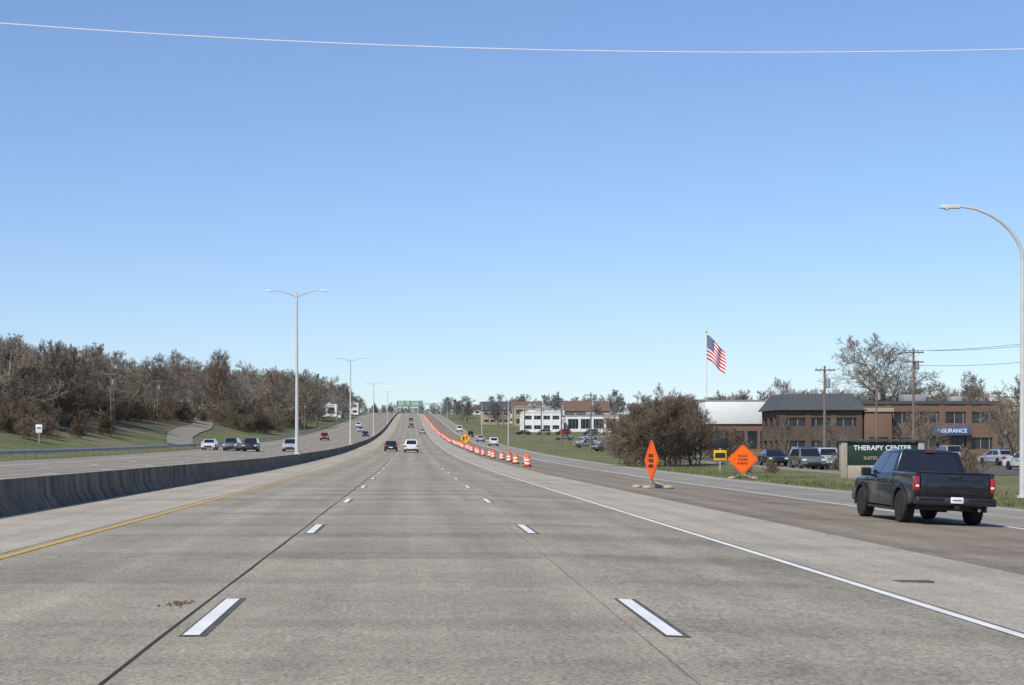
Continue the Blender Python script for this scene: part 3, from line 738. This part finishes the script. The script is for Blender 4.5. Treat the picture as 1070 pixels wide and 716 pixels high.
def pickup(loc, rot):
    e = empty("pickup_truck", loc, rot); P = 'truck'
    W = .985; R0 = .41; ya, yf = 1.28, 4.85
    b = MB()
    side = [(.16, .60), (.10, .80), (.14, 1.12), (1.92, 1.12), (1.96, 1.22), (4.30, 1.19), (4.55, 1.17), (5.45, 1.08), (5.70, 1.0), (5.78, .80), (5.78, .50), (5.50, .42)]
    side += arc(yf, R0, .49, 0, 180, 11) + [(4.1, .40), (2.0, .40)] + arc(ya, R0, .49, 0, 180, 11) + [(.5, .50)]
    b.prism(side, -W, W, P, .035, 3)
    for s in (-1, 1):
        b.box(min(s*W, s*(W-.13)), max(s*W, s*(W-.13)), .12, 1.95, 1.05, 1.30, P, .03, 3)
        b.box(min(s*.965, s*.80)-.0, max(s*.965, s*.80), .14, 1.94, 1.302, 1.322, 'black', .008)
        x0, x1 = sorted((s*(W-.012), s*(W+.008))); b.box(x0, x1, 2.05, 4.25, .93, .965, P, .006)
    b.box(-.84, .84, .06, .16, .64, 1.30, P, .03, 3)
    b.box(-.84, .84, .045, .17, 1.292, 1.325, 'black', .01)
    b.obj("body", parent=e)
    b = MB()
    b.box(-.70, .70, .035, .07, .76, 1.14, P, .02, 2)
    b.box(-.15, .15, .02, .05, 1.17, 1.25, 'black', .01)
    b.box(-.42, .42, .024, .034, .92, .99, 'rim', .004)
    b.obj("tailgate", parent=e)
    lo = [(-.955, 1.98, 1.19), (.955, 1.98, 1.19), (.955, 4.52, 1.17), (-.955, 4.52, 1.17)]
    hi = [(-.74, 2.14, 1.84), (.74, 2.14, 1.84), (.72, 3.72, 1.84), (-.72, 3.72, 1.84)]
    b = MB(); b.hexa(lo, hi, P, .045, 3)
    b.hexa([(-.70, 2.2, 1.80), (.70, 2.2, 1.80), (.68, 3.65, 1.80), (-.68, 3.65, 1.80)], [(-.58, 2.35, 1.885), (.58, 2.35, 1.885), (.56, 3.45, 1.885), (-.56, 3.45, 1.885)], P, .03, 3)
    b.lathe([(.02, 0), (.004, .55)], 'black', 5, c=(.8, 4.5, 1.15))
    b.obj("cab", parent=e)
    b = MB()
    b.panel(lo[0], lo[1], hi[1], hi[0], .09, .91, .16, .88, .006, 'glass')
    b.panel(lo[0], lo[1], hi[1], hi[0], .36, .37, .16, .88, .012, 'black'); b.panel(lo[0], lo[1], hi[1], hi[0], .63, .64, .16, .88, .012, 'black')
    b.panel(lo[2], lo[3], hi[3], hi[2], .06, .94, .08, .93, .006, 'glass')
    for (a0, a1, a2, a3) in ((lo[3], lo[0], hi[0], hi[3]),):
        b.panel(a0, a1, a2, a3, .10, .49, .10, .88, .006, 'glass'); b.panel(a0, a1, a2, a3, .53, .92, .10, .88, .006, 'glass')
    b.panel(lo[1], lo[2], hi[2], hi[1], .08, .47, .10, .88, .006, 'glass'); b.panel(lo[1], lo[2], hi[2], hi[1], .51, .90, .10, .88, .006, 'glass')
    b.obj("windows", parent=e)
    b = MB(); b.box(-.13, .13, 2.08, 2.13, 1.805, 1.83, 'red_l', .005)
    for s in (-1, 1):
        x0, x1 = sorted((s*.865, s*.995)); b.box(x0, x1, .07, .24, .84, 1.20, 'red_l', .02)
        x0, x1 = sorted((s*.88, s*.96)); b.box(x0, x1, .055, .10, .93, .99, 'head_l', .01)
        x0, x1 = sorted((s*.70, s*.96)); b.box(x0, x1, 5.66, 5.80, .80, .98, 'head_l', .02)
    b.obj("lights", parent=e)
    b = MB()
    b.prism([(-.10, .50), (-.12, .60), (-.08, .70), (.16, .70), (.2, .50)], -.97, .97, 'black', .02, 2)
    b.box(-.93, -.30, -.125, -.10, .61, .68, 'rim', .008); b.box(.30, .93, -.125, -.10, .61, .68, 'rim', .008)
    b.prism([(5.6, .42), (5.92, .45), (5.92, .66), (5.6, .70)], -.97, .97, 'rim', .03, 2)
    b.box(-.05, .05, -.16, .3, .42, .50, 'black'); b.obj("bumper", parent=e)
    b = MB(); b.box(-.155, .155, -.135, -.122, .56, .71, 'white', .005); b.box(-.11, .11, -.138, -.1355, .62, .65, 'blue_s'); b.obj("licence_plate", parent=e)
    b = MB()
    for s in (-1, 1):
        for yc in (ya, yf):
            o = arc(yc, R0, .555, -8, 188, 15); i_ = arc(yc, R0, .485, 188, -8, 15)
            V = [(s*(W-.02), y, z) for y, z in o+i_] + [(s*(W+.045), y, z) for y, z in o+i_]; n = 30
            b.add(V, [(k, (k+1) % n, n+(k+1) % n, n+k) for k in range(n)] + [(k, k+1, 28-k, 29-k) for k in range(14)] + [(n+k, n+k+1, n+28-k, n+29-k) for k in range(14)], 'black')
        for y in (2.0, 3.18, 4.28):
            x0, x1 = sorted((s*(W-.01), s*(W+.004))); b.box(x0, x1, y, y+.014, .46, 1.17, 'black')
        for y in (2.12, 3.28):
            x0, x1 = sorted((s*W, s*(W+.03))); b.box(x0, x1, y, y+.18, 1.02, 1.06, P, .01)
        x0, x1 = sorted((s*.86, s*1.0)); b.box(x0, x1, 1.85, 4.2, .30, .37, 'black', .02)
        x0, x1 = sorted((s*.96, s*1.22)); b.box(x0, x1, 4.02, 4.14, 1.14, 1.36, 'black', .03)
        x0, x1 = sorted((s*.985, s*1.195)); b.box(x0, x1, 4.012, 4.018, 1.17, 1.33, 'glass')
    b.box(-.8, .8, .4, 5.4, .36, .52, 'black'); b.obj("trim", parent=e)
    for s in (-1, 1):
        for yc in (ya, yf):
            b = MB(); wheel(b, s*.86, yc, R0, .29, s, 6); b.obj("wheel", parent=e)
    b = MB(); b.tube([(-.2, ya, R0), (.2, ya, R0)], .12, 'black', 8); b.tube([(-.75, ya, R0), (.75, ya, R0)], .05, 'black', 8); b.tube([(.55, 1.0, .42), (.6, .02, .40)], .04, 'chrome', 8); b.obj("axle", parent=e)
    e.rotation_euler = (0, math.atan(.0383), rot); e.scale = (.97, .97, .96)
    return e
pickup((12.9, 39.6, cross(12.9)), 0)

def car_mesh(kind, col):
    b = MB(); P = PC[col]
    if kind == 'sedan':
        L, W, H, bl = 4.7, .9, 1.43, .90; ya, yf, r = .95, 3.75, .32
        side = [(.05, .40), (.0, .60), (.06, .88), (.5, .95), (1.0, .95), (3.3, .92), (4.3, .80), (4.62, .66), (4.68, .40), (4.4, .24)]
        lo = [(.55, .93), (3.55, .90)]; hi = [(1.25, H), (2.70, H)]
    elif kind == 'suv':
        L, W, H, bl = 4.7, .93, 1.70, 1.02; ya, yf, r = .9, 3.7, .36
        side = [(.03, .45), (.0, .65), (.05, 1.0), (.4, 1.04), (3.4, 1.02), (4.35, .94), (4.62, .80), (4.68, .45), (4.4, .30)]
        lo = [(.08, 1.02), (3.55, 1.0)]; hi = [(.45, H), (2.85, H)]
    else:
        L, W, H, bl = 5.2, .98, 2.1, 1.1; ya, yf, r = 1.0, 4.1, .36
        side = [(.03, .45), (.0, .65), (.03, 1.1), (.2, 1.14), (4.2, 1.12), (4.95, 1.0), (5.12, .80), (5.15, .45), (4.9, .30)]
        lo = [(.05, 1.12), (4.35, 1.1)]; hi = [(.15, H), (3.5, H)]
    side += arc(yf, r, r+.06, 0, 180, 9) + arc(ya, r, r+.06, 0, 180, 9)
    b.prism(side, -W, W, P, .05, 2)
    w2 = W-.05; w3 = W-.24
    LO = [(-w2, lo[0][0], lo[0][1]-.01), (w2, lo[0][0], lo[0][1]-.01), (w2, lo[1][0], lo[1][1]-.01), (-w2, lo[1][0], lo[1][1]-.01)]
    HI = [(-w3, hi[0][0], H), (w3, hi[0][0], H), (w3, hi[1][0], H), (-w3, hi[1][0], H)]
    b.hexa(LO, HI, P, .05, 2)
    b.panel(LO[0], LO[1], HI[1], HI[0], .1, .9, .12, .85, .006, 'glass'); b.panel(LO[2], LO[3], HI[3], HI[2], .07, .93, .08, .9, .006, 'glass')
    for f in ((LO[3], LO[0], HI[0], HI[3]), (LO[1], LO[2], HI[2], HI[1])):
        b.panel(*f, .08, .48, .1, .86, .006, 'glass'); b.panel(*f, .52, .92, .1, .86, .006, 'glass')
    z = .72 if kind == 'sedan' else .85
    for s in (-1, 1):
        x0, x1 = sorted((s*(W-.32), s*(W+.004))); b.box(x0, x1, -.012, .12, z-.1, z+.1, 'red_l', .01)
        x0, x1 = sorted((s*(W-.36), s*(W-.02))); b.box(x0, x1, L-.26, L-.02, z-.14, z, 'head_l', .02)
        x0, x1 = sorted((s*W, s*(W+.17))); b.box(x0, x1, lo[1][0]-.55, lo[1][0]-.42, .93, 1.06, P, .02)
        for yc in (ya, yf): wheel(b, s*(W-.11), yc, r, .21, s, 5, 'chrome')
    b.box(-.26, .26, -.02, .0, .5, .62, 'white'); b.box(-W+.05, W-.05, .3, L-.3, .25, .4, 'black'); b.box(-.5, .5, L-.06, L+.0, .4, .6, 'black', .01)
    b.box(-W+.12, W-.12, -.03, .06, .34, .46, 'black', .01)
    return b.mesh(kind + "_" + col)
CM = {}
def car(kind, col, x, y, rot=0, nm=None):
    if (kind, col) not in CM: CM[(kind, col)] = car_mesh(kind, col)
    o = place(nm or {'sedan': 'car', 'suv': 'suv', 'van': 'van'}[kind], CM[(kind, col)], (x, y, G(x, y)+(.035 if x > 30 else 0)), rot)
    if abs(x) < 30:
        o.rotation_euler = (math.atan((G(x, y+5)-G(x, y-5))/10)*(1 if abs(rot) < 1 else -1), 0, rot)
    return o
PI = math.pi
car('suv', 'white', .1, 215); car('sedan', 'black', -2.7, 228)
for k, c, x, y in [('sedan', 'silver', 3.5, 490), ('suv', 'grey', .2, 600), ('sedan', 'black', .2, 760)]: car(k, c, x, y)
for k, c, x, y in [('sedan', 'white', -26.4, 222), ('suv', 'grey', -23.0, 217), ('suv', 'black', -20.2, 214), ('sedan', 'silver', -23.6, 226), ('suv', 'silver', -15.8, 222), ('suv', 'red', -18.9, 370), ('suv', 'silver', -15.5, 520), ('suv', 'white', -19, 610), ('sedan', 'black', -11.8, 440)]: car(k, c, x, y, PI)
for k, c, x, y in [('suv', 'white', 16.5, 330), ('sedan', 'silver', 16.4, 390), ('suv', 'black', 16.5, 460), ('van', 'white', 16.4, 560)]: car(k, c, x, y)
cols = ['grey', 'silver', 'white', 'black', 'blue', 'tan', 'grey', 'red', 'silver']
for i, (x, y) in enumerate([(30.8, 132), (33.6, 134), (40.3, 131), (32.5, 152), (35.3, 152), (41, 154), (43.8, 154), (46.8, 155), (54, 150), (60, 150), (62.8, 150), (47.8, 126), (53.8, 130), (49, 172), (55, 172), (61, 174), (64, 172)]):
    car(R.choice(['suv', 'sedan', 'sedan']), cols[i % 9], x, y, R.choice([0, PI, .15]), 'parked_car')
for i, (x, y) in enumerate([(34, 300), (38, 305), (44, 310), (40, 410), (46, 412), (52, 414), (36, 500), (42, 500), (48, 502), (56, 500), (62, 505), (44, 250), (33, 262), (38, 340)]):
    car(R.choice(['suv', 'sedan']), cols[(i*2) % 9], x, y, R.uniform(-.5, .5)+PI/2, 'parked_car')

# ------------------------------------------------------------------ sky, sun, camera
el, az = math.radians(46), math.radians(217)
w = bpy.data.worlds.new("World"); scene.world = w; w.use_nodes = True
nt = w.node_tree; bg = nt.nodes["Background"]
sky = nt.nodes.new("ShaderNodeTexSky"); sky.sky_type = 'NISHITA'; sky.sun_disc = False
sky.sun_elevation = el; sky.sun_rotation = az; sky.air_density = 1.0; sky.dust_density = 0.1; sky.ozone_density = 2.0; sky.altitude = 250
tint = nt.nodes.new("ShaderNodeVectorMath"); tint.operation = 'MULTIPLY'; tint.inputs[1].default_value = (.110, .130, .172)
gm = nt.nodes.new("ShaderNodeGamma"); gm.inputs[1].default_value = 0.86
post = nt.nodes.new("ShaderNodeVectorMath"); post.operation = 'SCALE'; post.inputs["Scale"].default_value = 8.0
nt.links.new(sky.outputs[0], tint.inputs[0]); nt.links.new(tint.outputs[0], gm.inputs[0]); nt.links.new(gm.outputs[0], post.inputs[0])
nt.links.new(post.outputs[0], bg.inputs[0]); bg.inputs[1].default_value = 0.1
S = Vector((math.sin(az)*math.cos(el), math.cos(az)*math.cos(el), math.sin(el)))
sl = bpy.data.lights.new("sun", 'SUN'); sl.energy = 4.1; sl.angle = math.radians(.53); sl.color = (1, .945, .85)
so = bpy.data.objects.new("sun", sl); COL.objects.link(so); so.rotation_euler = S.to_track_quat('Z', 'Y').to_euler(); so.location = (-50, -50, 80)
cam = bpy.data.cameras.new("camera"); co = bpy.data.objects.new("camera", cam); COL.objects.link(co)
co.location = (0, 0, 1.48); co.rotation_euler = (math.radians(90), 0, 0)
cam.sensor_width = 36; cam.lens = 58.7; cam.shift_x = .0991; cam.shift_y = .101; cam.clip_end = 20000; cam.clip_start = .1
scene.camera = co
scene.view_settings.view_transform = 'Standard'; scene.view_settings.look = 'None'; scene.view_settings.exposure = 0
